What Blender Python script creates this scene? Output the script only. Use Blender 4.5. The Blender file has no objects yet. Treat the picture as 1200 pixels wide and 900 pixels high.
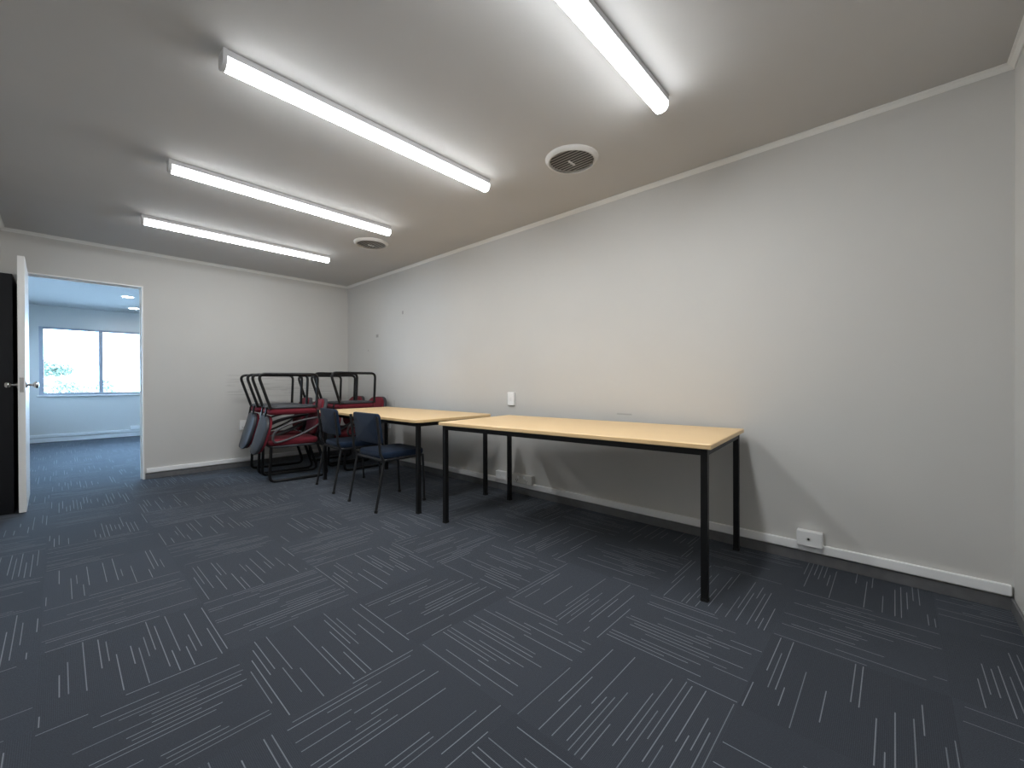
import bpy, bmesh, math, random
from mathutils import Vector, Matrix
import numpy as np

random.seed(7)
S = bpy.context.scene
COL = S.collection
PI = math.pi

# ------------------------------------------------------------------ materials
def new_mat(name):
    m = bpy.data.materials.new(name); m.use_nodes = True
    nt = m.node_tree
    return m, nt, nt.nodes['Principled BSDF']

def simple(name, col, rough=0.5, metal=0.0, spec=None, noise=0.0, nscale=40.0, bump=0.0, bscale=200.0):
    m, nt, b = new_mat(name)
    b.inputs['Base Color'].default_value = (*col, 1)
    b.inputs['Roughness'].default_value = rough
    b.inputs['Metallic'].default_value = metal
    if spec is not None: b.inputs['Specular IOR Level'].default_value = spec
    tc = nt.nodes.new('ShaderNodeTexCoord')
    if noise:
        n = nt.nodes.new('ShaderNodeTexNoise'); n.inputs['Scale'].default_value = nscale
        n.inputs['Detail'].default_value = 4
        nt.links.new(tc.outputs['Object'], n.inputs['Vector'])
        r = nt.nodes.new('ShaderNodeMix'); r.data_type = 'RGBA'
        r.inputs[6].default_value = (*[c * (1 - noise) for c in col], 1)
        r.inputs[7].default_value = (*[min(1, c * (1 + noise)) for c in col], 1)
        nt.links.new(n.outputs['Fac'], r.inputs[0]); nt.links.new(r.outputs[2], b.inputs['Base Color'])
    if bump:
        n = nt.nodes.new('ShaderNodeTexNoise'); n.inputs['Scale'].default_value = bscale
        nt.links.new(tc.outputs['Object'], n.inputs['Vector'])
        bp = nt.nodes.new('ShaderNodeBump'); bp.inputs['Strength'].default_value = bump
        bp.inputs['Distance'].default_value = 0.002
        nt.links.new(n.outputs['Fac'], bp.inputs['Height']); nt.links.new(bp.outputs[0], b.inputs['Normal'])
    return m

class NB:
    """small helper for building math node chains"""
    def __init__(s, nt): s.nt = nt
    def m(s, op, a, b=None, c=None):
        n = s.nt.nodes.new('ShaderNodeMath'); n.operation = op
        for i, v in enumerate((a, b, c)):
            if v is None: continue
            if isinstance(v, (int, float)): n.inputs[i].default_value = v
            else: s.nt.links.new(v, n.inputs[i])
        return n.outputs[0]
    def pos(s):
        g = s.nt.nodes.new('ShaderNodeNewGeometry'); x = s.nt.nodes.new('ShaderNodeSeparateXYZ')
        s.nt.links.new(g.outputs['Position'], x.inputs[0]); return g.outputs['Position'], x.outputs
    def comb(s, a, b, c):
        n = s.nt.nodes.new('ShaderNodeCombineXYZ')
        for i, v in enumerate((a, b, c)):
            if isinstance(v, (int, float)): n.inputs[i].default_value = v
            else: s.nt.links.new(v, n.inputs[i])
        return n.outputs[0]
    def mix(s, f, a, b):
        n = s.nt.nodes.new('ShaderNodeMix'); n.data_type = 'RGBA'
        for i, v in ((0, f), (6, a), (7, b)):
            if isinstance(v, (int, float)): n.inputs[i].default_value = v
            elif isinstance(v, tuple): n.inputs[i].default_value = (*v, 1)
            else: s.nt.links.new(v, n.inputs[i])
        return n.outputs[2]
    def noise(s, vec, scale, detail=3):
        n = s.nt.nodes.new('ShaderNodeTexNoise'); n.inputs['Scale'].default_value = scale
        n.inputs['Detail'].default_value = detail
        s.nt.links.new(vec, n.inputs['Vector']); return n.outputs['Fac']

def carpet_material():
    m, nt, b = new_mat('carpet_tiles'); k = NB(nt)
    P, xyz = k.pos()
    tx = k.m('DIVIDE', k.m('SUBTRACT', xyz[0], -2.415), 0.5)
    ty = k.m('DIVIDE', k.m('SUBTRACT', xyz[1], -4.015), 0.5)
    i, j = k.m('FLOOR', tx), k.m('FLOOR', ty)
    u, v = k.m('SUBTRACT', tx, i), k.m('SUBTRACT', ty, j)
    par = k.m('FLOORED_MODULO', k.m('ADD', i, j), 2.0)          # 1: lines along y
    d = k.m('SUBTRACT', u, v)
    across = k.m('ADD', v, k.m('MULTIPLY', par, d))
    along = k.m('SUBTRACT', u, k.m('MULTIPLY', par, d))
    N = 24.0
    al = k.m('MULTIPLY', across, N); idx = k.m('FLOOR', al); f = k.m('SUBTRACT', al, idx)
    seg2 = k.m('FLOOR', k.m('MULTIPLY', along, 2.0))
    def layer(seed, extra=0.0):
        w = nt.nodes.new('ShaderNodeTexWhiteNoise'); w.noise_dimensions = '4D'
        nt.links.new(k.comb(k.m('ADD', i, 31.7), k.m('ADD', j, 17.3), k.m('ADD', idx, 5.1)), w.inputs['Vector'])
        w.inputs['W'].default_value = seed
        s = nt.nodes.new('ShaderNodeSeparateColor'); nt.links.new(w.outputs['Color'], s.inputs[0])
        start = k.m('MULTIPLY_ADD', s.outputs[1], 0.8, -0.25)
        length = k.m('MULTIPLY_ADD', s.outputs[2], 0.7, 0.2)
        inside = k.m('MULTIPLY', k.m('GREATER_THAN', along, start), k.m('LESS_THAN', along, k.m('ADD', start, length)))
        return k.m('MULTIPLY', inside, k.m('GREATER_THAN', s.outputs[0], 0.30)), w.outputs['Value']
    l1, val = layer(1.0); l2, _ = layer(4.0)
    line_w = k.m('LESS_THAN', k.m('ABSOLUTE', k.m('SUBTRACT', f, 0.5)), 0.075)
    mask = k.m('MULTIPLY', k.m('MAXIMUM', l1, k.m('MULTIPLY', l2, 0.0)), line_w)
    mask = k.m('MULTIPLY', mask, k.m('MULTIPLY_ADD', val, 0.5, 0.5))
    edge = k.m('MULTIPLY', k.m('GREATER_THAN', along, 0.01), k.m('LESS_THAN', along, 0.99))
    mask = k.m('MULTIPLY', mask, edge)
    # short tufts breaking up the yarn
    tuft = k.noise(P, 420.0, 2)
    mask = k.m('MULTIPLY', mask, k.m('MULTIPLY_ADD', tuft, 1.0, 0.45))
    # fine ribs of the loop pile plus per-tile tone
    rib = k.m('MULTIPLY_ADD', k.m('SINE', k.m('MULTIPLY', across, 2 * PI * 110)), 0.5, 0.5)
    wt = nt.nodes.new('ShaderNodeTexWhiteNoise'); nt.links.new(k.comb(i, j, 0.0), wt.inputs['Vector'])
    tone = k.m('MULTIPLY_ADD', wt.outputs['Value'], 0.16, 0.92)
    cloud = k.m('MULTIPLY_ADD', k.noise(P, 300.0, 3), 0.7, 0.65)
    base = k.mix(k.m('MULTIPLY', rib, 0.6), (0.036, 0.0405, 0.050), (0.058, 0.064, 0.078))
    sc = nt.nodes.new('ShaderNodeVectorMath'); sc.operation = 'SCALE'
    nt.links.new(base, sc.inputs[0]); nt.links.new(k.m('MULTIPLY', tone, cloud), sc.inputs['Scale'])
    col = k.mix(mask, sc.outputs[0], (0.205, 0.22, 0.245))
    nt.links.new(col, b.inputs['Base Color'])
    b.inputs['Roughness'].default_value = 0.95
    b.inputs['Specular IOR Level'].default_value = 0.15
    b.inputs['Sheen Weight'].default_value = 0.13; b.inputs['Sheen Roughness'].default_value = 0.4; b.inputs['Sheen Tint'].default_value = (0.75, 0.86, 1, 1)
    bp = nt.nodes.new('ShaderNodeBump'); bp.inputs['Strength'].default_value = 0.5; bp.inputs['Distance'].default_value = 0.003
    h = k.m('ADD', k.m('MULTIPLY', tuft, 0.7), k.m('MULTIPLY', rib, 0.12))
    nt.links.new(h, bp.inputs['Height']); nt.links.new(bp.outputs[0], b.inputs['Normal'])
    return m

def wall_material():
    """painted plasterboard with a few real rub marks where chair backs scuffed it"""
    m, nt, b = new_mat('wall_paint'); k = NB(nt)
    P, xyz = k.pos()
    n1 = k.noise(P, 2.5, 4); n2 = k.noise(P, 160.0, 2)
    base = k.mix(n1, (0.555, 0.543, 0.520), (0.590, 0.577, 0.552))
    def box(lo, hi, soft):
        out = None
        for ax in range(3):
            if lo[ax] is None: continue
            mr = nt.nodes.new('ShaderNodeMapRange'); mr.interpolation_type = 'SMOOTHSTEP'
            nt.links.new(xyz[ax], mr.inputs[0]); mr.inputs[1].default_value = lo[ax] - soft; mr.inputs[2].default_value = lo[ax] + soft
            m2 = nt.nodes.new('ShaderNodeMapRange'); m2.interpolation_type = 'SMOOTHSTEP'
            nt.links.new(xyz[ax], m2.inputs[0]); m2.inputs[1].default_value = hi[ax] + soft; m2.inputs[2].default_value = hi[ax] - soft
            a = k.m('MULTIPLY', mr.outputs[0], m2.outputs[0]); out = a if out is None else k.m('MULTIPLY', out, a)
        return out
    st = nt.nodes.new('ShaderNodeMapping'); st.inputs['Scale'].default_value = (2.5, 2.5, 60)
    nt.links.new(P, st.inputs['Vector'])
    streak = k.noise(st.outputs[0], 1.0, 3)
    rub = k.m('MULTIPLY', k.m('MULTIPLY', box((-1.50, -0.04, 0.86), (-0.10, 0.05, 1.12), 0.03), 1.0),
              k.m('GREATER_THAN', streak, 0.54))
    col = k.mix(k.m('MULTIPLY', rub, 0.20), base, (0.20, 0.19, 0.18))
    for lo, hi in (((-0.02, -1.075, 0.72), (0.02, -1.068, 0.86)), ((-0.02, -1.24, 0.60), (0.02, -1.232, 0.80)),
                   ((-0.02, -0.86, 1.62), (0.02, -0.80, 1.66)), ((-0.02, -1.45, 1.86), (0.02, -1.42, 1.90)),
                   ((-0.02, -4.45, 0.775), (0.02, -4.33, 0.782)), ((-0.02, -0.6, 1.45), (0.02, -0.585, 1.47))):
        col = k.mix(k.m('MULTIPLY', box(lo, hi, 0.006), 0.55), col, (0.16, 0.15, 0.14))
    nt.links.new(col, b.inputs['Base Color'])
    b.inputs['Roughness'].default_value = 0.62
    b.inputs['Specular IOR Level'].default_value = 0.25
    bp = nt.nodes.new('ShaderNodeBump'); bp.inputs['Strength'].default_value = 0.10; bp.inputs['Distance'].default_value = 0.001
    nt.links.new(n2, bp.inputs['Height']); nt.links.new(bp.outputs[0], b.inputs['Normal'])
    return m

def beech_material():
    m, nt, b = new_mat('beech_laminate'); k = NB(nt)
    tc = nt.nodes.new('ShaderNodeTexCoord'); mp = nt.nodes.new('ShaderNodeMapping')
    mp.inputs['Scale'].default_value = (40, 2.2, 4)
    nt.links.new(tc.outputs['Object'], mp.inputs['Vector'])
    n = k.noise(mp.outputs[0], 1.0, 5)
    mp2 = nt.nodes.new('ShaderNodeMapping'); mp2.inputs['Scale'].default_value = (320, 14, 4)
    nt.links.new(tc.outputs['Object'], mp2.inputs['Vector'])
    n2 = k.noise(mp2.outputs[0], 1.0, 2)
    c = k.mix(n, (0.74, 0.50, 0.245), (0.86, 0.62, 0.34))
    c = k.mix(k.m('MULTIPLY', n2, 0.25), c, (0.66, 0.42, 0.20))
    nt.links.new(c, b.inputs['Base Color']); b.inputs['Roughness'].default_value = 0.38
    return m

def fabric(name, col, dark=0.7):
    m, nt, b = new_mat(name); k = NB(nt)
    tc = nt.nodes.new('ShaderNodeTexCoord')
    n = k.noise(tc.outputs['Object'], 350.0, 3); n2 = k.noise(tc.outputs['Object'], 12.0, 2)
    c = k.mix(n, tuple(x * dark for x in col), col)
    c = k.mix(k.m('MULTIPLY', n2, 0.3), c, tuple(x * 1.35 for x in col))
    nt.links.new(c, b.inputs['Base Color']); b.inputs['Roughness'].default_value = 0.9
    b.inputs['Sheen Weight'].default_value = 0.06; b.inputs['Specular IOR Level'].default_value = 0.2
    bp = nt.nodes.new('ShaderNodeBump'); bp.inputs['Strength'].default_value = 0.3; bp.inputs['Distance'].default_value = 0.001
    nt.links.new(n, bp.inputs['Height']); nt.links.new(bp.outputs[0], b.inputs['Normal'])
    return m

def emitter(name, col, strength):
    m, nt, b = new_mat(name)
    b.inputs['Base Color'].default_value = (0.9, 0.9, 0.9, 1)
    b.inputs['Emission Color'].default_value = (*col, 1)
    b.inputs['Emission Strength'].default_value = strength
    return m

def batten_diffuser(col, down, side):
    """opal cover over a strip that shines downwards: its underside is brighter than its flanks"""
    m = emitter('lit_diffuser', col, down); nt = m.node_tree; b = nt.nodes['Principled BSDF']
    g = nt.nodes.new('ShaderNodeNewGeometry'); x = nt.nodes.new('ShaderNodeSeparateXYZ')
    nt.links.new(g.outputs['True Normal'], x.inputs[0])
    mr = nt.nodes.new('ShaderNodeMapRange'); mr.interpolation_type = 'SMOOTHSTEP'
    mr.inputs[1].default_value = -0.15; mr.inputs[2].default_value = -0.95
    mr.inputs[3].default_value = side; mr.inputs[4].default_value = down
    nt.links.new(x.outputs[2], mr.inputs[0]); nt.links.new(mr.outputs[0], b.inputs['Emission Strength'])
    return m

def glass_material():
    m, nt, b = new_mat('window_glass')
    out = nt.nodes['Material Output']
    t = nt.nodes.new('ShaderNodeBsdfTransparent'); t.inputs[0].default_value = (0.93, 0.97, 0.98, 1)
    g = nt.nodes.new('ShaderNodeBsdfGlossy'); g.inputs['Roughness'].default_value = 0.02
    fr = nt.nodes.new('ShaderNodeFresnel'); fr.inputs[0].default_value = 1.45
    mx = nt.nodes.new('ShaderNodeMixShader')
    nt.links.new(fr.outputs[0], mx.inputs[0]); nt.links.new(t.outputs[0], mx.inputs[1]); nt.links.new(g.outputs[0], mx.inputs[2])
    nt.links.new(mx.outputs[0], out.inputs[0])
    return m

M = dict(
    carpet=carpet_material(), wall=wall_material(), beech=beech_material(), glass=glass_material(),
    ceiling=simple('ceiling_paint', (0.56, 0.55, 0.54), 0.85, spec=0.15, noise=0.03, nscale=3, bump=0.08),
    wall2=simple('next_room_paint', (0.64, 0.63, 0.61), 0.8, noise=0.02, nscale=3),
    ceil2=simple('next_room_ceiling', (0.50, 0.50, 0.50), 0.85, noise=0.02, nscale=3),
    gloss=simple('white_gloss_paint', (0.84, 0.835, 0.82), 0.35, noise=0.02, nscale=6),
    pvc=simple('white_plastic', (0.88, 0.88, 0.88), 0.35, noise=0.015, nscale=8),
    pvc_old=simple('aged_white_plastic', (0.70, 0.69, 0.66), 0.4, noise=0.03, nscale=10),
    skirt=simple('grey_vinyl_skirting', (0.135, 0.135, 0.14), 0.6, noise=0.25, nscale=20),
    cornice=simple('cornice_paint', (0.78, 0.775, 0.75), 0.6, noise=0.02, nscale=5),
    blacksteel=simple('black_powder_coat', (0.006, 0.006, 0.0065), 0.45, spec=0.3, noise=0.2, nscale=30),
    chairsteel=simple('black_tube_steel', (0.006, 0.006, 0.0065), 0.32, spec=0.35, noise=0.2, nscale=30),
    bluesteel=simple('dark_tube_steel', (0.012, 0.0125, 0.014), 0.35, noise=0.2, nscale=30),
    rubber=simple('black_rubber', (0.01, 0.01, 0.01), 0.8, noise=0.2, nscale=60),
    shell=simple('grey_plastic_shell', (0.040, 0.042, 0.050), 0.5, noise=0.1, nscale=20),
    armgrey=simple('grey_arm_plastic', (0.060, 0.056, 0.060), 0.40, noise=0.1, nscale=20),
    red=fabric('red_upholstery', (0.165, 0.017, 0.028)),
    blue=fabric('blue_upholstery', (0.0095, 0.021, 0.046)),
    chrome=simple('satin_chrome', (0.62, 0.61, 0.60), 0.22, 1.0, noise=0.03, nscale=20),
    dark=simple('near_black_veneer', (0.006, 0.0065, 0.009), 0.5, spec=0.3, noise=0.25, nscale=8),
    hole=simple('dark_recess', (0.008, 0.008, 0.008), 0.9, noise=0.1, nscale=50),
    vent=simple('vent_plastic', (0.56, 0.54, 0.51), 0.5, noise=0.03, nscale=15),
    ventslat=simple('vent_slat_plastic', (0.36, 0.34, 0.31), 0.55, noise=0.05, nscale=15),
    ventdark=simple('vent_throat', (0.09, 0.085, 0.08), 0.9, noise=0.1, nscale=15),
    body=simple('light_body_enamel', (0.62, 0.62, 0.63), 0.4, noise=0.02, nscale=10),
    down=emitter('lit_downlight', (1.0, 0.97, 0.92), 110.0),
    alu=simple('window_aluminium', (0.42, 0.44, 0.50), 0.4, 0.3, noise=0.03, nscale=10),
    leaf=simple('leaf_green', (0.13, 0.165, 0.12), 0.7, noise=0.4, nscale=6),
    bark=simple('bark', (0.06, 0.05, 0.04), 0.9, noise=0.3, nscale=20),
    ground=simple('outdoor_paving', (0.42, 0.41, 0.39), 0.9, noise=0.1, nscale=2),
)

# ------------------------------------------------------------------ mesh helpers
def obj(name, bm, mat, parent=None, smooth=False, loc=None, rot=None, bevel=None):
    bmesh.ops.recalc_face_normals(bm, faces=bm.faces[:])
    me = bpy.data.meshes.new(name); bm.to_mesh(me); bm.free()
    mats = mat if isinstance(mat, (list, tuple)) else [mat]
    for mm in mats: me.materials.append(mm)
    if smooth:
        for p in me.polygons: p.use_smooth = True
    o = bpy.data.objects.new(name, me); COL.objects.link(o)
    if smooth:
        try: me.set_sharp_from_angle(angle=math.radians(42))
        except Exception: pass
    if bevel:
        md = o.modifiers.new('bevel', 'BEVEL'); md.width = bevel; md.segments = 2; md.limit_method = 'ANGLE'
    if loc: o.location = loc
    if rot: o.rotation_euler = rot
    if parent: o.parent = parent
    return o

def thing(name, label, cat, loc=(0, 0, 0), rot=(0, 0, 0), group=None):
    o = bpy.data.objects.new(name, None); COL.objects.link(o)
    o.empty_display_size = 0.1
    o.location = loc; o.rotation_euler = rot
    o['label'] = label; o['category'] = cat
    if group: o['group'] = group
    return o

def tag(o, label, cat, group=None):
    o['label'] = label; o['category'] = cat
    if group: o['group'] = group
    return o

def struct(o, label=None, cat=None):
    o['kind'] = 'structure'
    if label: o['label'] = label
    if cat: o['category'] = cat
    return o

def box(bm, lo, hi, mi=0):
    x0, y0, z0 = lo; x1, y1, z1 = hi
    vs = [bm.verts.new(p) for p in ((x0, y0, z0), (x1, y0, z0), (x1, y1, z0), (x0, y1, z0),
                                    (x0, y0, z1), (x1, y0, z1), (x1, y1, z1), (x0, y1, z1))]
    for q in ((0, 3, 2, 1), (4, 5, 6, 7), (0, 1, 5, 4), (1, 2, 6, 5), (2, 3, 7, 6), (3, 0, 4, 7)):
        bm.faces.new([vs[a] for a in q]).material_index = mi

def boxes(*bs):
    bm = bmesh.new()
    for lo, hi in bs: box(bm, lo, hi)
    return bm

def fillet(pts, r, seg=6, closed=False):
    """round the corners of a polyline"""
    pts = [Vector(p) for p in pts]; n = len(pts); out = []
    for i, p in enumerate(pts):
        if not closed and i in (0, n - 1): out.append(p); continue
        a, c = pts[i - 1], pts[(i + 1) % n]
        d1, d2 = (a - p), (c - p)
        ang = d1.angle(d2); t = min(r / math.tan(ang / 2), d1.length * .49, d2.length * .49)
        p1, p2 = p + d1.normalized() * t, p + d2.normalized() * t
        for s in range(seg + 1):
            u = s / seg
            out.append((1 - u) ** 2 * p1 + 2 * u * (1 - u) * p + u * u * p2)
    return out

def tube(bm, pts, r, seg=10, closed=False, square=False, up=None):
    pts = [Vector(p) for p in pts]; n = len(pts)
    if square: seg = 4
    rings = []; prev = None
    for i, p in enumerate(pts):
        if closed: t = (pts[(i + 1) % n] - pts[i - 1]).normalized()
        else: t = (pts[min(i + 1, n - 1)] - pts[max(i - 1, 0)]).normalized()
        if prev is None:
            a = Vector(up) if up else (Vector((0, 0, 1)) if abs(t.z) < 0.9 else Vector((1, 0, 0)))
            nrm = (a - t * a.dot(t)).normalized()
        else: nrm = (prev - t * prev.dot(t)).normalized()
        prev = nrm; bn = t.cross(nrm)
        ring = []
        for s in range(seg):
            th = 2 * PI * s / seg + (PI / 4 if square else 0)
            rr = r * (math.sqrt(2) if square else 1)
            ring.append(bm.verts.new(p + (nrm * math.cos(th) + bn * math.sin(th)) * rr))
        rings.append(ring)
    m = n if closed else n - 1
    for i in range(m):
        A, B = rings[i], rings[(i + 1) % n]
        for s in range(seg): bm.faces.new((A[s], A[(s + 1) % seg], B[(s + 1) % seg], B[s]))
    if not closed:
        bm.faces.new(rings[0][::-1]); bm.faces.new(rings[-1])

def tube_bm(*a, **k):
    bm = bmesh.new(); tube(bm, *a, **k); return bm

def rrect(hx, hy, r, seg=6, taper=0.0):
    pts = []
    for cx, cy, a0 in ((hx - r, hy - r, 0), (-hx + r, hy - r, 90), (-hx + r, -hy + r, 180), (hx - r, -hy + r, 270)):
        for s in range(seg + 1):
            a = math.radians(a0 + 90 * s / seg)
            x, y = cx + r * math.cos(a), cy + r * math.sin(a)
            pts.append((x * (1 + taper * (y / hy)), y))
    return pts

def layered(bm, layers, xf=None):
    """stack of closed outlines (list of (outline2d, z)), capped at both ends; xf maps (x,y,z)->Vector"""
    xf = xf or (lambda x, y, z: Vector((x, y, z)))
    rings = []
    for out, z in layers:
        rings.append([bm.verts.new(xf(x, y, z)) for x, y in out])
    n = len(rings[0])
    for A, B in zip(rings, rings[1:]):
        for s in range(n): bm.faces.new((A[s], A[(s + 1) % n], B[(s + 1) % n], B[s]))
    for ring, out, z, fl in ((rings[0], layers[0][0], layers[0][1], 1), (rings[-1], layers[-1][0], layers[-1][1], 0)):
        cx = sum(p[0] for p in out) / n; cy = sum(p[1] for p in out) / n
        c = bm.verts.new(xf(cx, cy, z))
        for s in range(n):
            f = (ring[s], ring[(s + 1) % n], c) if not fl else (ring[(s + 1) % n], ring[s], c)
            bm.faces.new(f)

def pad(hx, hy, th, r, edge, dome=0.0, taper=0.0, xf=None, bm=None):
    """upholstered pad: rounded rectangle with softened edges and a slight crown"""
    bm = bm or bmesh.new()
    def o(i): return rrect(max(hx - i, .01), max(hy - i, .01), max(r - i, .008), taper=taper)
    L = [(o(edge), 0), (o(edge * .3), edge * .3), (o(0), edge)]
    L += [(o(0), th - edge)]
    for k in (30, 60, 90):
        a = math.radians(k); L.append((o(edge * (1 - math.cos(a))), th - edge + edge * math.sin(a)))
    if dome:
        L.append((o(edge + min(hx, hy) * .35), th + dome * .7)); L.append((o(edge + min(hx, hy) * .7), th + dome))
    layered(bm, L, xf); return bm

def lathe(bm, prof, seg=32, center=(0, 0, 0), axis='z'):
    rings = []
    for r, z in prof:
        ring = []
        for s in range(seg):
            a = 2 * PI * s / seg
            p = Vector((r * math.cos(a), r * math.sin(a), z))
            if axis == 'x': p = Vector((p.z, p.x, p.y))
            if axis == 'y': p = Vector((p.x, p.z, p.y))
            ring.append(bm.verts.new(p + Vector(center)))
        rings.append(ring)
    for A, B in zip(rings, rings[1:]):
        for s in range(seg): bm.faces.new((A[s], A[(s + 1) % seg], B[(s + 1) % seg], B[s]))
    return rings

# ------------------------------------------------------------------ room
XL, YN, H = -3.205, -6.268, 2.42      # left wall, near wall, ceiling (right wall x=0, far wall y=0)
YB, T = 5.03, 0.12                    # back wall of the room beyond, wall thickness
DX0, DX1, DH = -3.075, -2.262, 2.035  # doorway
BX0, BX1 = -4.6, 1.6                  # room beyond
HB = 2.39

struct(obj('floor', boxes(((BX0, YN - .1, -.1), (BX1, YB + .1, 0))), M['carpet']))
struct(obj('ceiling', boxes(((XL - .1, YN - .1, H), (.1, T * .5, H + .1))), M['ceiling']))
struct(obj('ceiling_next_room', boxes(((BX0 - .1, T * .5, HB), (BX1 + .1, YB + .1, HB + .1))), M['ceil2']))
struct(obj('wall_right', boxes(((0, YN - .1, 0), (.1, 0, H))), M['wall']))
struct(obj('wall_left', boxes(((XL - .1, YN - .1, 0), (XL, 0, H))), M['wall']))
struct(obj('wall_near', boxes(((XL, YN - .1, 0), (0, YN, H))), M['wall']))
struct(obj('wall_far', boxes(((BX0, 0, 0), (DX0 - .012, T, H)), ((DX1 + .012, 0, 0), (BX1, T, H)),
                             ((DX0 - .012, 0, DH + .012), (DX1 + .012, T, H))), M['wall']))
# window opening in the wall beyond, widened out of view for more daylight
WX0, WX1, WZ0, WZ1 = -3.09, 0.95, 0.845, 2.02
struct(obj('wall_back', boxes(((BX0, YB, 0), (WX0, YB + .15, HB)), ((WX1, YB, 0), (BX1, YB + .15, HB)),
                              ((WX0, YB, 0), (WX1, YB + .15, WZ0)), ((WX0, YB, WZ1), (WX1, YB + .15, HB))), M['wall2']))
struct(obj('wall_back_left', boxes(((BX0 - .1, T, 0), (BX0, .7, HB)), ((BX0 - .1, 4.5, 0), (BX0, YB, HB)), ((BX0 - .1, .7, 0), (BX0, 4.5, WZ0 - .03)), ((BX0 - .1, .7, WZ1), (BX0, 4.5, HB))), M['wall2']))
struct(obj('wall_back_right', boxes(((BX1, T, 0), (BX1 + .1, YB, HB))), M['wall2']))

# window of the room beyond
win = struct(obj('window_1', boxes(((WX0, YB - .012, WZ0 - .03), (WX1, YB + .12, WZ0 + .02)), ((WX0, YB + .02, WZ1 - .035), (WX1, YB + .12, WZ1)),
                            ((WX0, YB - .005, WZ0), (WX0 + .055, YB + .12, WZ1)), ((WX1 - .055, YB + .02, WZ0), (WX1, YB + .12, WZ1))), M['alu'], bevel=.004))
obj('mullion', boxes(((-2.352, YB + .02, WZ0 + .02), (-2.295, YB + .11, WZ1 - .035))), M['alu'], win, bevel=.004)
obj('window_sill', boxes(((WX0 - .03, YB - .04, WZ0 - .05), (WX1 + .03, YB - .012, WZ0 - .025))), M['gloss'], win, bevel=.004)
obj('pane', boxes(((WX0 + .055, YB + .06, WZ0 + .02), (-2.352, YB + .064, WZ1 - .035))), M['glass'], win)
obj('pane', boxes(((-2.295, YB + .06, WZ0 + .02), (-.80, YB + .064, WZ1 - .035))), M['glass'], win)
obj('mullion', boxes(((-.80, YB + .02, WZ0 + .02), (-.745, YB + .11, WZ1 - .035))), M['alu'], win, bevel=.004)
obj('pane', boxes(((-.745, YB + .06, WZ0 + .02), (WX1 - .055, YB + .064, WZ1 - .035))), M['glass'], win)
VY0, VY1 = .7, 4.5  # unseen side window, added to brighten the room beyond
w2 = struct(obj('window_added', boxes(((BX0 - .1, VY0, WZ0 - .03), (BX0 + .02, VY1, WZ0 + .02)), ((BX0 - .1, VY0, WZ1 - .035), (BX0, VY1, WZ1)),
                                  ((BX0 - .1, VY0, WZ0 + .02), (BX0, VY0 + .05, WZ1 - .035)), ((BX0 - .1, VY1 - .05, WZ0 + .02), (BX0, VY1, WZ1 - .035))), M['alu'], bevel=.004))
obj('pane', boxes(((BX0 - .06, VY0 + .05, WZ0 + .02), (BX0 - .056, VY1 - .05, WZ1 - .035))), M['glass'], w2)

# cornices
def cornice(name, a, b, inward):
    a, b, n = Vector(a), Vector(b), Vector(inward)
    prof = [(0, -.027), (.004, -.027), (.009, -.018), (.017, -.009), (.026, -.005), (.026, 0), (0, 0)]
    bm = bmesh.new(); rings = []
    d = (b - a).normalized()
    for p, s in ((a, 1), (b, -1)):
        rings.append([bm.verts.new(p + n * u + d * s * u * 0.0 + Vector((0, 0, v))) for u, v in prof])
    k = len(prof)
    for i in range(k): bm.faces.new((rings[0][i], rings[0][(i + 1) % k], rings[1][(i + 1) % k], rings[1][i]))
    bm.faces.new(rings[0]); bm.faces.new(rings[1][::-1])
    return struct(obj(name, bm, M['cornice']))
cornice('trim_1', (0, YN, H), (0, 0, H), (-1, 0, 0))
cornice('trim_2', (XL, 0, H), (0, 0, H), (0, -1, 0))
cornice('trim_3', (XL, YN, H), (XL, 0, H), (1, 0, 0))
cornice('trim_4', (XL, YN, H), (0, YN, H), (0, 1, 0))

# grey vinyl skirting and the white cable trunking that runs above it
SK = .058
def skirt(name, lo, hi): return struct(obj(name, boxes((lo, hi)), M['skirt'], bevel=.002))
skirt('baseboard_right', (-.010, YN, 0), (0, 0, SK))
skirt('baseboard_far', (DX1 + .022, -.010, 0), (-.010, 0, SK))
skirt('baseboard_near', (XL, YN, 0), (-.010, YN + .010, SK))
skirt('baseboard_left', (XL, YN + .010, 0), (XL + .010, 0, SK))
def trunk(name, lo, hi): return struct(obj(name, boxes((lo, hi)), M['pvc'], bevel=.004))
TZ0, TZ1, TD = .066, .114, .022
trunk('trim_5', (-TD, YN + .008, TZ0), (0, -TD, TZ1))
trunk('trim_6', (DX1 + .03, -TD, TZ0), (0, 0, TZ1))
struct(obj('baseboard_back', boxes(((BX0, YB - .012, 0), (BX1, YB, .07))), M['pvc'], bevel=.003))
trunk('trim_7', (BX0, YB - .022, .085), (BX1, YB, .135))

# door frame (thin white jambs and head)
struct(obj('trim_8', boxes(((DX0 - .012, -.012, 0), (DX0, T + .012, DH)), ((DX1, -.012, 0), (DX1 + .014, T + .012, DH)),
                           ((DX0 - .012, -.012, DH), (DX1 + .014, T + .012, DH + .014))), M['gloss'], bevel=.002))
strike = tag(obj('strike_plate', boxes(((DX1 - .003, -.006, .98), (DX1 + .001, .03, 1.06))), M['chrome'], bevel=.001),
             'small metal strike plate on the right door jamb', 'strike plate')
# door stops inside the frame
struct(obj('trim_9', boxes(((DX1 - .012, .045, 0), (DX1, .062, DH)), ((DX0, .045, DH - .012), (DX1 - .012, .062, DH))), M['gloss'], bevel=.002))

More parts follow.
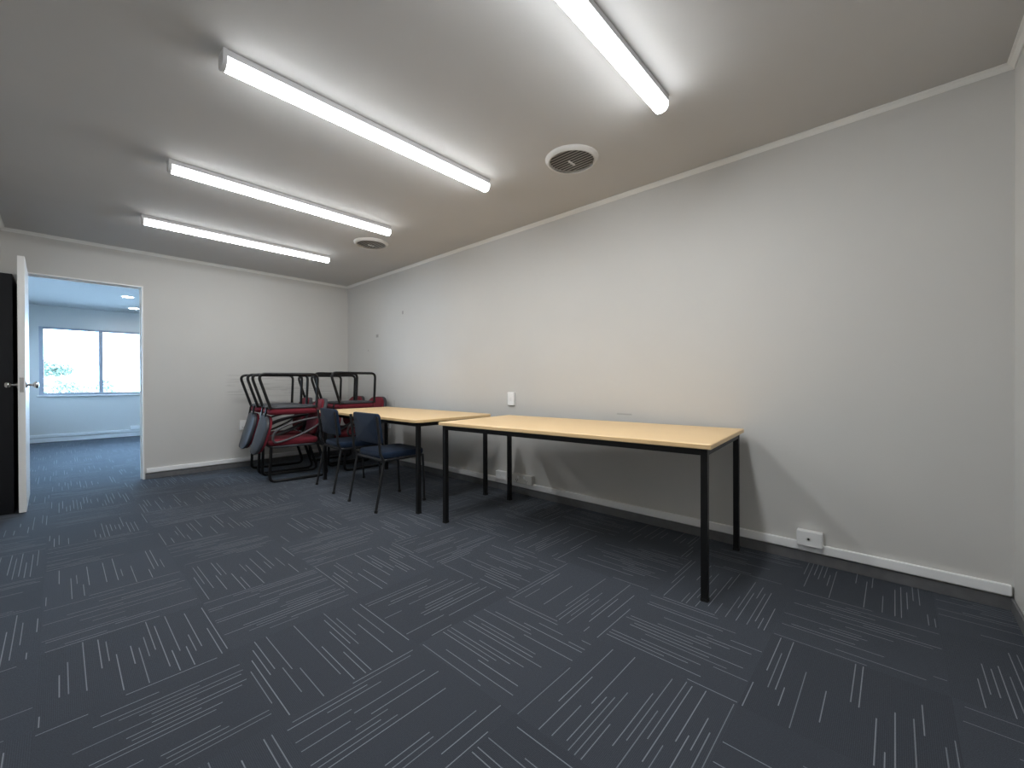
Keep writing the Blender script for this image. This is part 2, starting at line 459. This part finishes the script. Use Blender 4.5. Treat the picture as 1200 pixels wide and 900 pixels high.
# open door leaf, swung 90 degrees into the room
door = thing('door_1', 'white door standing open into the room at the left', 'door', (DX0 + .014, -.012, 0), (0, 0, math.radians(0.5)))
door['kind'] = 'structure'
obj('door_leaf', boxes(((-.022, -.815, .008), (.018, -.012, 2.025))), M['gloss'], door, bevel=.002)
def lever(side):
    x0 = .018 if side > 0 else -.022
    h = bmesh.new()
    lathe(h, [(.0, 0), (.026, 0), (.026, side * .006), (.020, side * .009), (.010, side * .010), (.009, side * .030), (.0095, side * .036), (.020, side * .040), (.027, side * .050), (.027, side * .060), (.020, side * .068), (.0, side * .070)],
          24, (x0, -.765, 1.012), 'x')
    return obj('door_knob', h, M['chrome'], door, smooth=True)
lever(1); lever(-1)
obj('latch_plate', boxes(((-.013, -.8165, .955), (.009, -.8145, 1.07))), M['chrome'], door)
for z in (.25, 1.0, 1.80):
    hb = bmesh.new(); tube(hb, [(.0, -.006, z), (.0, -.006, z + .09)], .006, 10)
    obj('hinge', hb, M['chrome'], door, smooth=True)

# tall black panel standing in the gap between the open door and the left wall
pn = thing('dark_panel', 'tall black panel standing between the open white door and the left wall', 'panel', (XL + .057, -.40, 0))
obj('slab', boxes(((-.047, -.375, .0), (.047, .36, 1.885))), M['dark'], pn, bevel=.003)

# ------------------------------------------------------------------ ceiling lights
# nearer lamps are set stronger to lift that end of the room
def LAMP(s): return batten_diffuser((0.945, 0.98, 1.0), s, s * .085)
def ceiling_light(y, label, lamp, x0=-2.385, x1=-.835):
    t = thing('ceiling_light', label, 'light', ((x0 + x1) / 2, y, H), group='long batten lights on the ceiling')
    hl = (x1 - x0) / 2
    obj('light_body', boxes(((-hl, -.036, -.030), (hl, .036, 0))), M['body'], t, bevel=.003)
    prof = []
    for a in range(0, 181, 15):
        th = math.radians(a)
        cy = .036 * math.copysign(abs(math.cos(th)) ** .8, math.cos(th)); cz = -.030 - .043 * abs(math.sin(th)) ** .8
        prof.append((cy, cz))
    bm = bmesh.new()
    R = [[bm.verts.new((x, py, pz)) for py, pz in prof] for x in (-hl + .012, hl - .004)]
    for s in range(len(prof) - 1): bm.faces.new((R[0][s], R[0][s + 1], R[1][s + 1], R[1][s]))
    bm.faces.new(R[0]); bm.faces.new(R[1][::-1]); bm.faces.new((R[0][0], R[1][0], R[1][-1], R[0][-1]))
    obj('diffuser', bm, lamp, t, smooth=True)
    # the cap at the left end is opaque, the right end glows through
    prof2 = [(py * 1.05, -.026 if abs(pz + .030) < 1e-6 else pz * 1.03) for py, pz in prof]
    prof2 = [(.038, 0)] + prof2 + [(-.038, 0)]
    bm = bmesh.new()
    R = [[bm.verts.new((x, py, pz)) for py, pz in prof2] for x in (-hl - .004, -hl + .012)]
    k = len(prof2)
    for s in range(k): bm.faces.new((R[0][s], R[0][(s + 1) % k], R[1][(s + 1) % k], R[1][s]))
    bm.faces.new(R[0]); bm.faces.new(R[1][::-1])
    obj('end_cap', bm, M['body'], t)
    return t
ceiling_light(-5.03, 'batten light nearest the camera, cut off by the top edge of the photo', LAMP(82.0))
ceiling_light(-3.785, 'batten light running past the larger round vent, its left end cap in full view', LAMP(69.0))
ceiling_light(-2.52, 'batten light whose right end stops beside the smaller far vent', LAMP(60.0))
ceiling_light(-1.27, 'batten light farthest back, closest to the doorway wall', LAMP(55.0))

# ------------------------------------------------------------------ ceiling vents
def vent(x, y, label):
    t = thing('ceiling_vent', label, 'vent', (x, y, H), group='round ceiling vents')
    bm = bmesh.new()
    lathe(bm, [(.137, -.003), (.137, -.019), (.140, -.023), (.147, -.024), (.157, -.017), (.164, -.008), (.166, 0)], 40)
    obj('rim', bm, M['vent'], t, smooth=True)
    bm = bmesh.new(); r = lathe(bm, [(.137, -.004), (.001, -.004)], 40)
    obj('throat', bm, M['ventdark'], t)
    for i in range(-5, 6):
        xx = i * .0245; hy = math.sqrt(max(.1365 ** 2 - xx ** 2, 0))
        if hy < .02: continue
        bm = bmesh.new()
        vs = []
        for yy in (-hy, hy):
            vs.append([bm.verts.new((xx + a, yy, z)) for a, z in ((-.0075, -.0185), (-.0068, -.0205), (.0075, -.0155), (.0070, -.0135))])
        for s in range(4): bm.faces.new((vs[0][s], vs[0][(s + 1) % 4], vs[1][(s + 1) % 4], vs[1][s]))
        bm.faces.new(vs[0]); bm.faces.new(vs[1][::-1])
        obj('slat', bm, M['ventslat'], t)
    obj('adjuster_bar', boxes(((-.032, -.007, -.030), (.032, .007, -.024))), M['vent'], t, bevel=.002)
    return t
vent(-.672, -4.385, 'round ceiling vent nearer the camera, with dark slats showing clearly')
vent(-.735, -2.02, 'round ceiling vent farther back, close above the far end of the long wall')

# ------------------------------------------------------------------ tables
def table(loc, rz, L, D, h, label, rad, inset):
    """long side along y"""
    t = thing('table', label, 'table', loc, (0, 0, rz), group='beech topped tables')
    th = .024
    bm = bmesh.new()
    def o(i): return rrect(D / 2 - i, L / 2 - i, max(rad - i, .002), seg=8 if rad > .02 else 2)
    layered(bm, [(o(.003), h - th), (o(0), h - th + .003), (o(0), h - .003), (o(.003), h)])
    obj('tabletop', bm, M['beech'], t)
    f = .0135; z = h - th - .016
    dx, dy = D / 2 - inset, L / 2 - inset
    fr = bmesh.new()
    for s in (-1, 1):
        box(fr, (s * dx - f, -dy + f, z - .016), (s * dx + f, dy - f, h - th))
        box(fr, (-dx + f, s * dy - f, z - .016), (dx - f, s * dy + f, h - th))
    obj('frame', fr, M['blacksteel'], t)
    for sx in (-1, 1):
        for sy in (-1, 1):
            lg = bmesh.new(); w = .0155
            box(lg, (sx * dx - w, sy * dy - w, .006), (sx * dx + w, sy * dy + w, h - th))
            l = obj('leg', lg, M['blacksteel'], t, bevel=.002)
            ft = bmesh.new(); box(ft, (sx * dx - w - .001, sy * dy - w - .001, 0), (sx * dx + w + .001, sy * dy + w + .001, .014))
            obj('foot_cap', ft, M['rubber'], l)
    return t
table((-.5213, -4.3224, 0), .0744, 1.832, .815, .733, 'long beech table standing clear in front, with square corners', .004, .036)
table((-.605, -2.300, 0), 0.0, 1.80, .83, .733, 'beech table with rounded corners behind the near one, blue chairs pushed under it', .065, .055)

# ------------------------------------------------------------------ blue chairs (front = +x)
def blue_chair(loc, rz, label):
    t = thing('blue_chair', label, 'chair', loc, (0, 0, rz), group='blue chairs at the table')
    st = M['bluesteel']
    hw = .228
    bm = pad(.205, .215, .052, .06, .018, .012)
    for v in bm.verts: v.co = Vector((v.co.x + .035, v.co.y, v.co.z + .405))
    obj('seat', bm, M['blue'], t, smooth=True)
    # backrest pad, leaning back a little, gently curved round the sitter
    def xf(x, y, z):   # x: width, y: height, z: thickness toward the sitter
        return Vector((-.205 - .03 * (y / .12) * .5 + z + .15 * x * x, x, .648 + y))
    bm = pad(.214, .124, .032, .03, .010, .006, xf=xf)
    obj('backrest', bm, M['blue'], t, smooth=True)
    for s in (-1, 1):
        up = bmesh.new()
        tube(up, fillet([(-.165, s * hw, .395), (-.195, s * hw, .46), (-.2, s * hw, .56), (-.222, s * hw * 1.0, .752)], .05), .011, 10)
        obj('back_upright', up, st, t, smooth=True)
        lg = bmesh.new(); tube(lg, [(-.160, s * hw, .405), (-.235, s * (hw + .006), .010)], .011, 10)
        l = obj('leg', lg, st, t, smooth=True)
        ft = bmesh.new(); tube(ft, [(-.2335, s * (hw + .006), .018), (-.2365, s * (hw + .006), 0)], .0135, 10); obj('foot_glide', ft, M['rubber'], l, smooth=True)
        lg = bmesh.new(); tube(lg, [(.215, s * .205, .405), (.232, s * .203, .010)], .011, 10)
        l = obj('leg', lg, st, t, smooth=True)
        ft = bmesh.new(); tube(ft, [(.2315, s * .203, .018), (.2325, s * .203, 0)], .0135, 10); obj('foot_glide', ft, M['rubber'], l, smooth=True)
    sf = bmesh.new()
    tube(sf, fillet([(-.165, -hw, .398), (.222, -.208, .398), (.222, .208, .398), (-.165, hw, .398)], .03, closed=True), .011, 10, closed=True)
    obj('seat_frame', sf, st, t, smooth=True)
    return t
blue_chair((-.945, -2.665, 0), math.radians(-1.5), 'blue fabric chair under the table edge, the nearer of the two to the camera')
blue_chair((-.900, -1.868, 0), math.radians(-5), 'blue fabric chair between the red chair stack and the other blue chair')

# ------------------------------------------------------------------ red sled chairs (front = +x), built once then copied
def make_red_chair(name, label):
    t = thing(name, label, 'chair')
    st = M['chairsteel']; fw = .20
    for s in (-1, 1):
        bm = bmesh.new(); r = .0145
        pts = fillet([(.262, s * fw, .375), (.278, s * fw, r), (-.292, s * fw, r), (-.178, s * fw, .375)], .055, 7)
        tube(bm, pts, r, 10)
        obj('sled_leg', bm, st, t, smooth=True)
    bm = bmesh.new()
    for x in (.20, -.13):
        tube(bm, [(x, -fw, .362), (x, fw, .362)], .0105, 8)
    for s in (-1, 1): tube(bm, [(-.178, s * fw, .365), (.262, s * fw, .365)], .0105, 8)
    obj('seat_frame', bm, st, t, smooth=True)
    bm = pad(.232, .212, .024, .07, .010)
    for v in bm.verts: v.co = Vector((v.co.x + .042, v.co.y, v.co.z + .352))
    obj('seat_pan', bm, M['shell'], t, smooth=True)
    bm = pad(.240, .218, .064, .075, .026, .010)
    for v in bm.verts: v.co = Vector((v.co.x + .042, v.co.y, v.co.z + .374))
    obj('seat', bm, M['red'], t, smooth=True)
    # back: local w (width), h (height 0..1), d (thickness toward the sitter)
    def bx(w, y, d):
        z = .645 + y
        return Vector((-.222 - .105 * (y + .19) / .38 + d + .5 * w * w, w, z))
    bm = pad(.212, .198, .040, .14, .016, taper=-.05, xf=lambda x, y, z: bx(x, y, z))
    obj('back_shell', bm, M['shell'], t, smooth=True)
    bm = pad(.205, .194, .036, .14, .026, .012, taper=-.05, xf=lambda x, y, z: bx(x, y, z + .033))
    obj('backrest', bm, M['red'], t, smooth=True)
    for s in (-1, 1):
        bm = bmesh.new()
        tube(bm, fillet([(-.10, s * .10, .358), (-.195, s * .10, .358), (-.222, s * .10, .52)], .035), .010, 8)
        obj('back_bracket', bm, st, t, smooth=True)
    for s in (-1, 1):
        y = s * .232
        ctrl = [(.232, y, .418), (.252, y, .455), (.235, y, .515), (.165, y, .568), (.05, y, .610), (-.10, y, .640), (-.215, y, .650),
                (-.228, y, .632), (-.205, y, .595), (-.14, y, .545), (-.03, y, .490), (.09, y, .445), (.18, y, .420)]
        # smooth closed Catmull-Rom loop
        c = [Vector(p) for p in ctrl]; n = len(c); pts = []
        for i in range(n):
            p0, p1, p2, p3 = c[i - 1], c[i], c[(i + 1) % n], c[(i + 2) % n]
            for q in range(4):
                u = q / 4
                pts.append(.5 * ((2 * p1) + (p2 - p0) * u + (2 * p0 - 5 * p1 + 4 * p2 - p3) * u * u + (3 * p1 - p0 - 3 * p2 + p3) * u ** 3))
        bm = bmesh.new(); tube(bm, pts, .0115, 8, closed=True, up=(0, 1, 0))
        obj('arm', bm, M['armgrey'], t, smooth=True)
    return t

def copy_tree(o, parent=None, skip=()):
    c = o.copy(); COL.objects.link(c)
    if parent is not None: c.parent = parent
    for ch in o.children:
        if skip and ch.name.split('.')[0] in skip: continue
        copy_tree(ch, c)
    return c

proto = make_red_chair('red_chair', '')
R = math.radians
ZT = 1.128
spots = [
    # x, y, rz(deg), inverted?, tilt, label
    (-1.115, -1.037, 173, 0, 0, 'right-way-up red chair at the front left of the stack, bare floor before it'),
    (-1.068, -0.508, 174, 0, 0, 'right-way-up red chair tucked in behind the front left one, against the doorway wall'),
    (-0.375, -1.020, 182, 0, 0, 'right-way-up red chair at the end of the table, by the long wall'),
    (-0.385, -0.490, 180, 0, 0, 'right-way-up red chair in the room corner, behind the one at the table end'),
    (-1.192, -1.000, -7, 1, 0, 'upside-down red chair at the front left, its grey back panel hanging in full view'),
    (-1.158, -0.467, -6, 1, 0, 'upside-down red chair behind the front left one, mostly hidden, near the doorway wall'),
    (-0.520, -1.000, 4, 1, 0, 'upside-down red chair just beyond the table top, highest of the upturned frames'),
    (-0.500, -0.455, 0, 1, 0, 'upside-down red chair nearest the room corner, legs up behind the table-end one'),
]
for i, (x, y, rz, inv, tilt, lab) in enumerate(spots):
    o = proto if i == 0 else copy_tree(proto, None, ('arm',) if inv else ())   # the upturned ones show no arm loops
    o.location = (x, y, (ZT + (.022 if i == 6 else 0)) if inv else 0)
    o.rotation_euler = ((PI if inv else 0) + R(tilt), 0, R(rz))
    o['label'] = lab; o['group'] = 'red chairs stacked in the corner'

# ------------------------------------------------------------------ wall fittings
def plate(name, label, cat, lo, hi, extra=None, mat='pvc', group=None):
    c = tuple((a + b) / 2 for a, b in zip(lo, hi))
    t = thing(name, label, cat, c, group=group)
    rel = lambda p: tuple(a - b for a, b in zip(p, c))
    obj('face_plate', boxes((rel(lo), rel(hi))), M[mat], t, bevel=.004)
    for nm, l, h, m in (extra or ()):
        obj(nm, boxes((rel(l), rel(h))), M[m], t, bevel=.0015)
    return t
# light switch on the long wall above the gap between the tables
plate('light_switch', 'upright white switch plate on the long wall just above the near table', 'switch', (-.022, -3.292, .806), (0, -3.212, .928),
      [('rocker', (-.027, -3.268, .850), (-.022, -3.236, .886), 'pvc')])
# sockets on the trunking below the tables
def socket_holes(x, y, z):
    out = []
    for k, (dy, dz) in enumerate(((-.010, .006), (.010, .006), (0, -.008))):
        out.append(('socket_slot', (x - .001, y + dy - .0025, z + dz - .005), (x + .001, y + dy + .0025, z + dz + .005), 'hole'))
    return out
plate('power_socket', 'long white double power socket under the near table, just right of its back leg', 'socket', (-.042, -3.520, .104), (-.0, -3.285, .186),
      [('rocker', (-.046, -3.375, .150), (-.042, -3.355, .172), 'pvc'), ('rocker', (-.046, -3.445, .150), (-.042, -3.425, .172), 'pvc')] +
      socket_holes(-.042, -3.345, .128) + socket_holes(-.042, -3.455, .128), 'pvc_old')
plate('data_outlet', 'white outlet block beside the double power socket, seen between the two table legs', 'socket', (-.040, -3.200, .104), (0, -3.070, .180),
      [('cover_screw', (-.042, -3.140, .138), (-.040, -3.130, .148), 'pvc_old')])
jk = plate('aerial_outlet', 'white outlet box with one round black hole on the trunking right of the tables', 'socket', (-.045, -5.588, .100), (0, -5.470, .183), None)
bm = bmesh.new(); lathe(bm, [(.0, -.0465), (.011, -.0465), (.012, -.045), (.012, -.044)], 20, (.0225, .003, .0), 'x'); obj('jack_collar', bm, M['pvc_old'], jk, smooth=True)
bm = bmesh.new(); lathe(bm, [(.0, -.0475), (.006, -.0475), (.0065, -.046)], 16, (.0225, .003, .0), 'x'); obj('jack_hole', bm, M['hole'], jk, smooth=True)
plate('power_socket', 'small white socket on the long wall low down behind the nearer blue chair', 'socket', (-.012, -1.150, .440), (0, -1.075, .545),
      socket_holes(-.012, -1.112, .485), group=None)
plate('wall_plate', 'upright white plate on the doorway wall just left of the red chairs', 'socket', (-1.372, -.014, .452), (-1.300, 0, .568),
      [('rocker', (-1.345, -.018, .518), (-1.327, -.014, .540), 'pvc')] +
      [('socket_slot', (-1.346 + d, -.0148, .478 + e), (-1.342 + d, -.0138, .490 + e), 'hole') for d, e in ((0, 0), (.018, 0), (.009, -.012))])
plate('trunking_outlet', 'small white outlet box on the back wall trunking seen through the doorway', 'socket', (-1.93, YB - .05, .13), (-1.70, YB - .022, .205), None)

# downlights in the room beyond
for x, y, lab in ((-2.115, 3.02, 'round downlight in the ceiling beyond the doorway, nearer the door'), (-1.93, 4.30, 'round downlight in the ceiling beyond the doorway, closer to the window')):
    t = thing('downlight', lab, 'light', (x, y, HB), group='downlights beyond the doorway')
    bm = bmesh.new(); lathe(bm, [(.062, -.001), (.066, -.008), (.085, -.006), (.088, 0)], 28); obj('rim', bm, M['pvc'], t, smooth=True)
    bm = bmesh.new(); lathe(bm, [(.064, -.004), (.03, -.006), (.001, -.006)], 28); obj('lens', bm, M['down'], t, smooth=True)

# ------------------------------------------------------------------ outside the window
gb = bmesh.new(); box(gb, (-40, -40, -.6), (40, 60, -.5))
struct(obj('ground', gb, M['ground']), None)
def foliage(blobs, n, leaf):
    bm = bmesh.new()
    for _ in range(n):
        cx, cy, cz, rx, rz = random.choice(blobs)
        while True:
            p = Vector((random.uniform(-1, 1), random.uniform(-1, 1), random.uniform(-1, 1)))
            if .35 < p.length < 1: break
        c = Vector((cx + p.x * rx, cy + p.y * rx, cz + p.z * rz))
        a = Vector((random.gauss(0, 1), random.gauss(0, 1), random.gauss(0, 1))).normalized()
        b = a.cross(Vector((random.gauss(0, 1), random.gauss(0, 1), random.gauss(0, 1)))).normalized()
        s = leaf * random.uniform(.6, 1.3)
        q = [c + a * s, c + b * s * .45, c - a * s, c - b * s * .45]
        bm.faces.new([bm.verts.new(v) for v in q])
    return bm
tr = thing('tree', 'small tree outside the window, left pane, half lost in glare', 'tree', (-3.3, 13.5, -.5))
tb = bmesh.new(); tube(tb, [(0, 0, 0), (.05, 0, .9), (0, .05, 1.75)], .07, 8); obj('trunk', tb, M['bark'], tr, smooth=True)
obj('foliage', foliage([(0, 0, 2.0, .55, .28), (-.35, .1, 1.92, .35, .2), (.4, 0, 1.95, .4, .2)], 900, .07), M['leaf'], tr)
for x, y, lab in ((-3.05, 12.6, 'low shrub outside the window, left of the window mullion'), (-2.05, 14.4, 'low shrub outside the window, right behind the mullion'), (-4.3, 14.3, 'low shrub outside the window, below the small tree')):
    sh = thing('shrub', lab, 'shrub', (x, y, -.5), group='shrubs outside the window')
    sb = bmesh.new()
    for a in range(4): tube(sb, [(0, 0, 0), (.25 * math.cos(a * 1.6), .25 * math.sin(a * 1.6), .8)], .015, 6)
    obj('stem', sb, M['bark'], sh, smooth=True)
    obj('foliage', foliage([(0, 0, 1.0, .55, .6), (.35, .1, 1.3, .32, .42), (-.35, 0, 1.15, .32, .4)], 900, .06), M['leaf'], sh)

# ------------------------------------------------------------------ daylight
w = bpy.data.worlds.new('sky'); S.world = w; w.use_nodes = True
bg = w.node_tree.nodes['Background']; bg.inputs[0].default_value = (0.48, 0.71, 1.0, 1); bg.inputs[1].default_value = 28.0

# ------------------------------------------------------------------ camera (fitted to the room lines)
f, yaw, pit, rol, cx, cy, cz = 488.0, 0.82755, -0.004, -0.00338, -2.85829, -5.87857, 1.01944
fw = Vector((math.sin(yaw) * math.cos(pit), math.cos(yaw) * math.cos(pit), math.sin(pit)))
rt = Vector((math.cos(yaw), -math.sin(yaw), 0)); up = rt.cross(fw)
c, s = math.cos(rol), math.sin(rol)
r2, u2 = c * rt + s * up, -s * rt + c * up
cam = bpy.data.cameras.new('camera'); cam.sensor_width = 36; cam.lens = 36 * f / 1200; cam.clip_start = .02
co = bpy.data.objects.new('camera', cam); COL.objects.link(co)
m = Matrix((r2, u2, -fw)).transposed().to_4x4(); m.translation = (cx, cy, cz); co.matrix_world = m
S.camera = co

vs = S.view_settings
S.display_settings.display_device = 'sRGB'
vs.view_transform = 'Standard'; vs.look = 'None'; vs.gamma = 1; vs.use_curve_mapping = False
vs.exposure = 0.0
try:
    S.cycles.use_denoising = True
    S.cycles.max_bounces = 10; S.cycles.diffuse_bounces = 6
    S.cycles.sample_clamp_indirect = 8
except Exception: pass
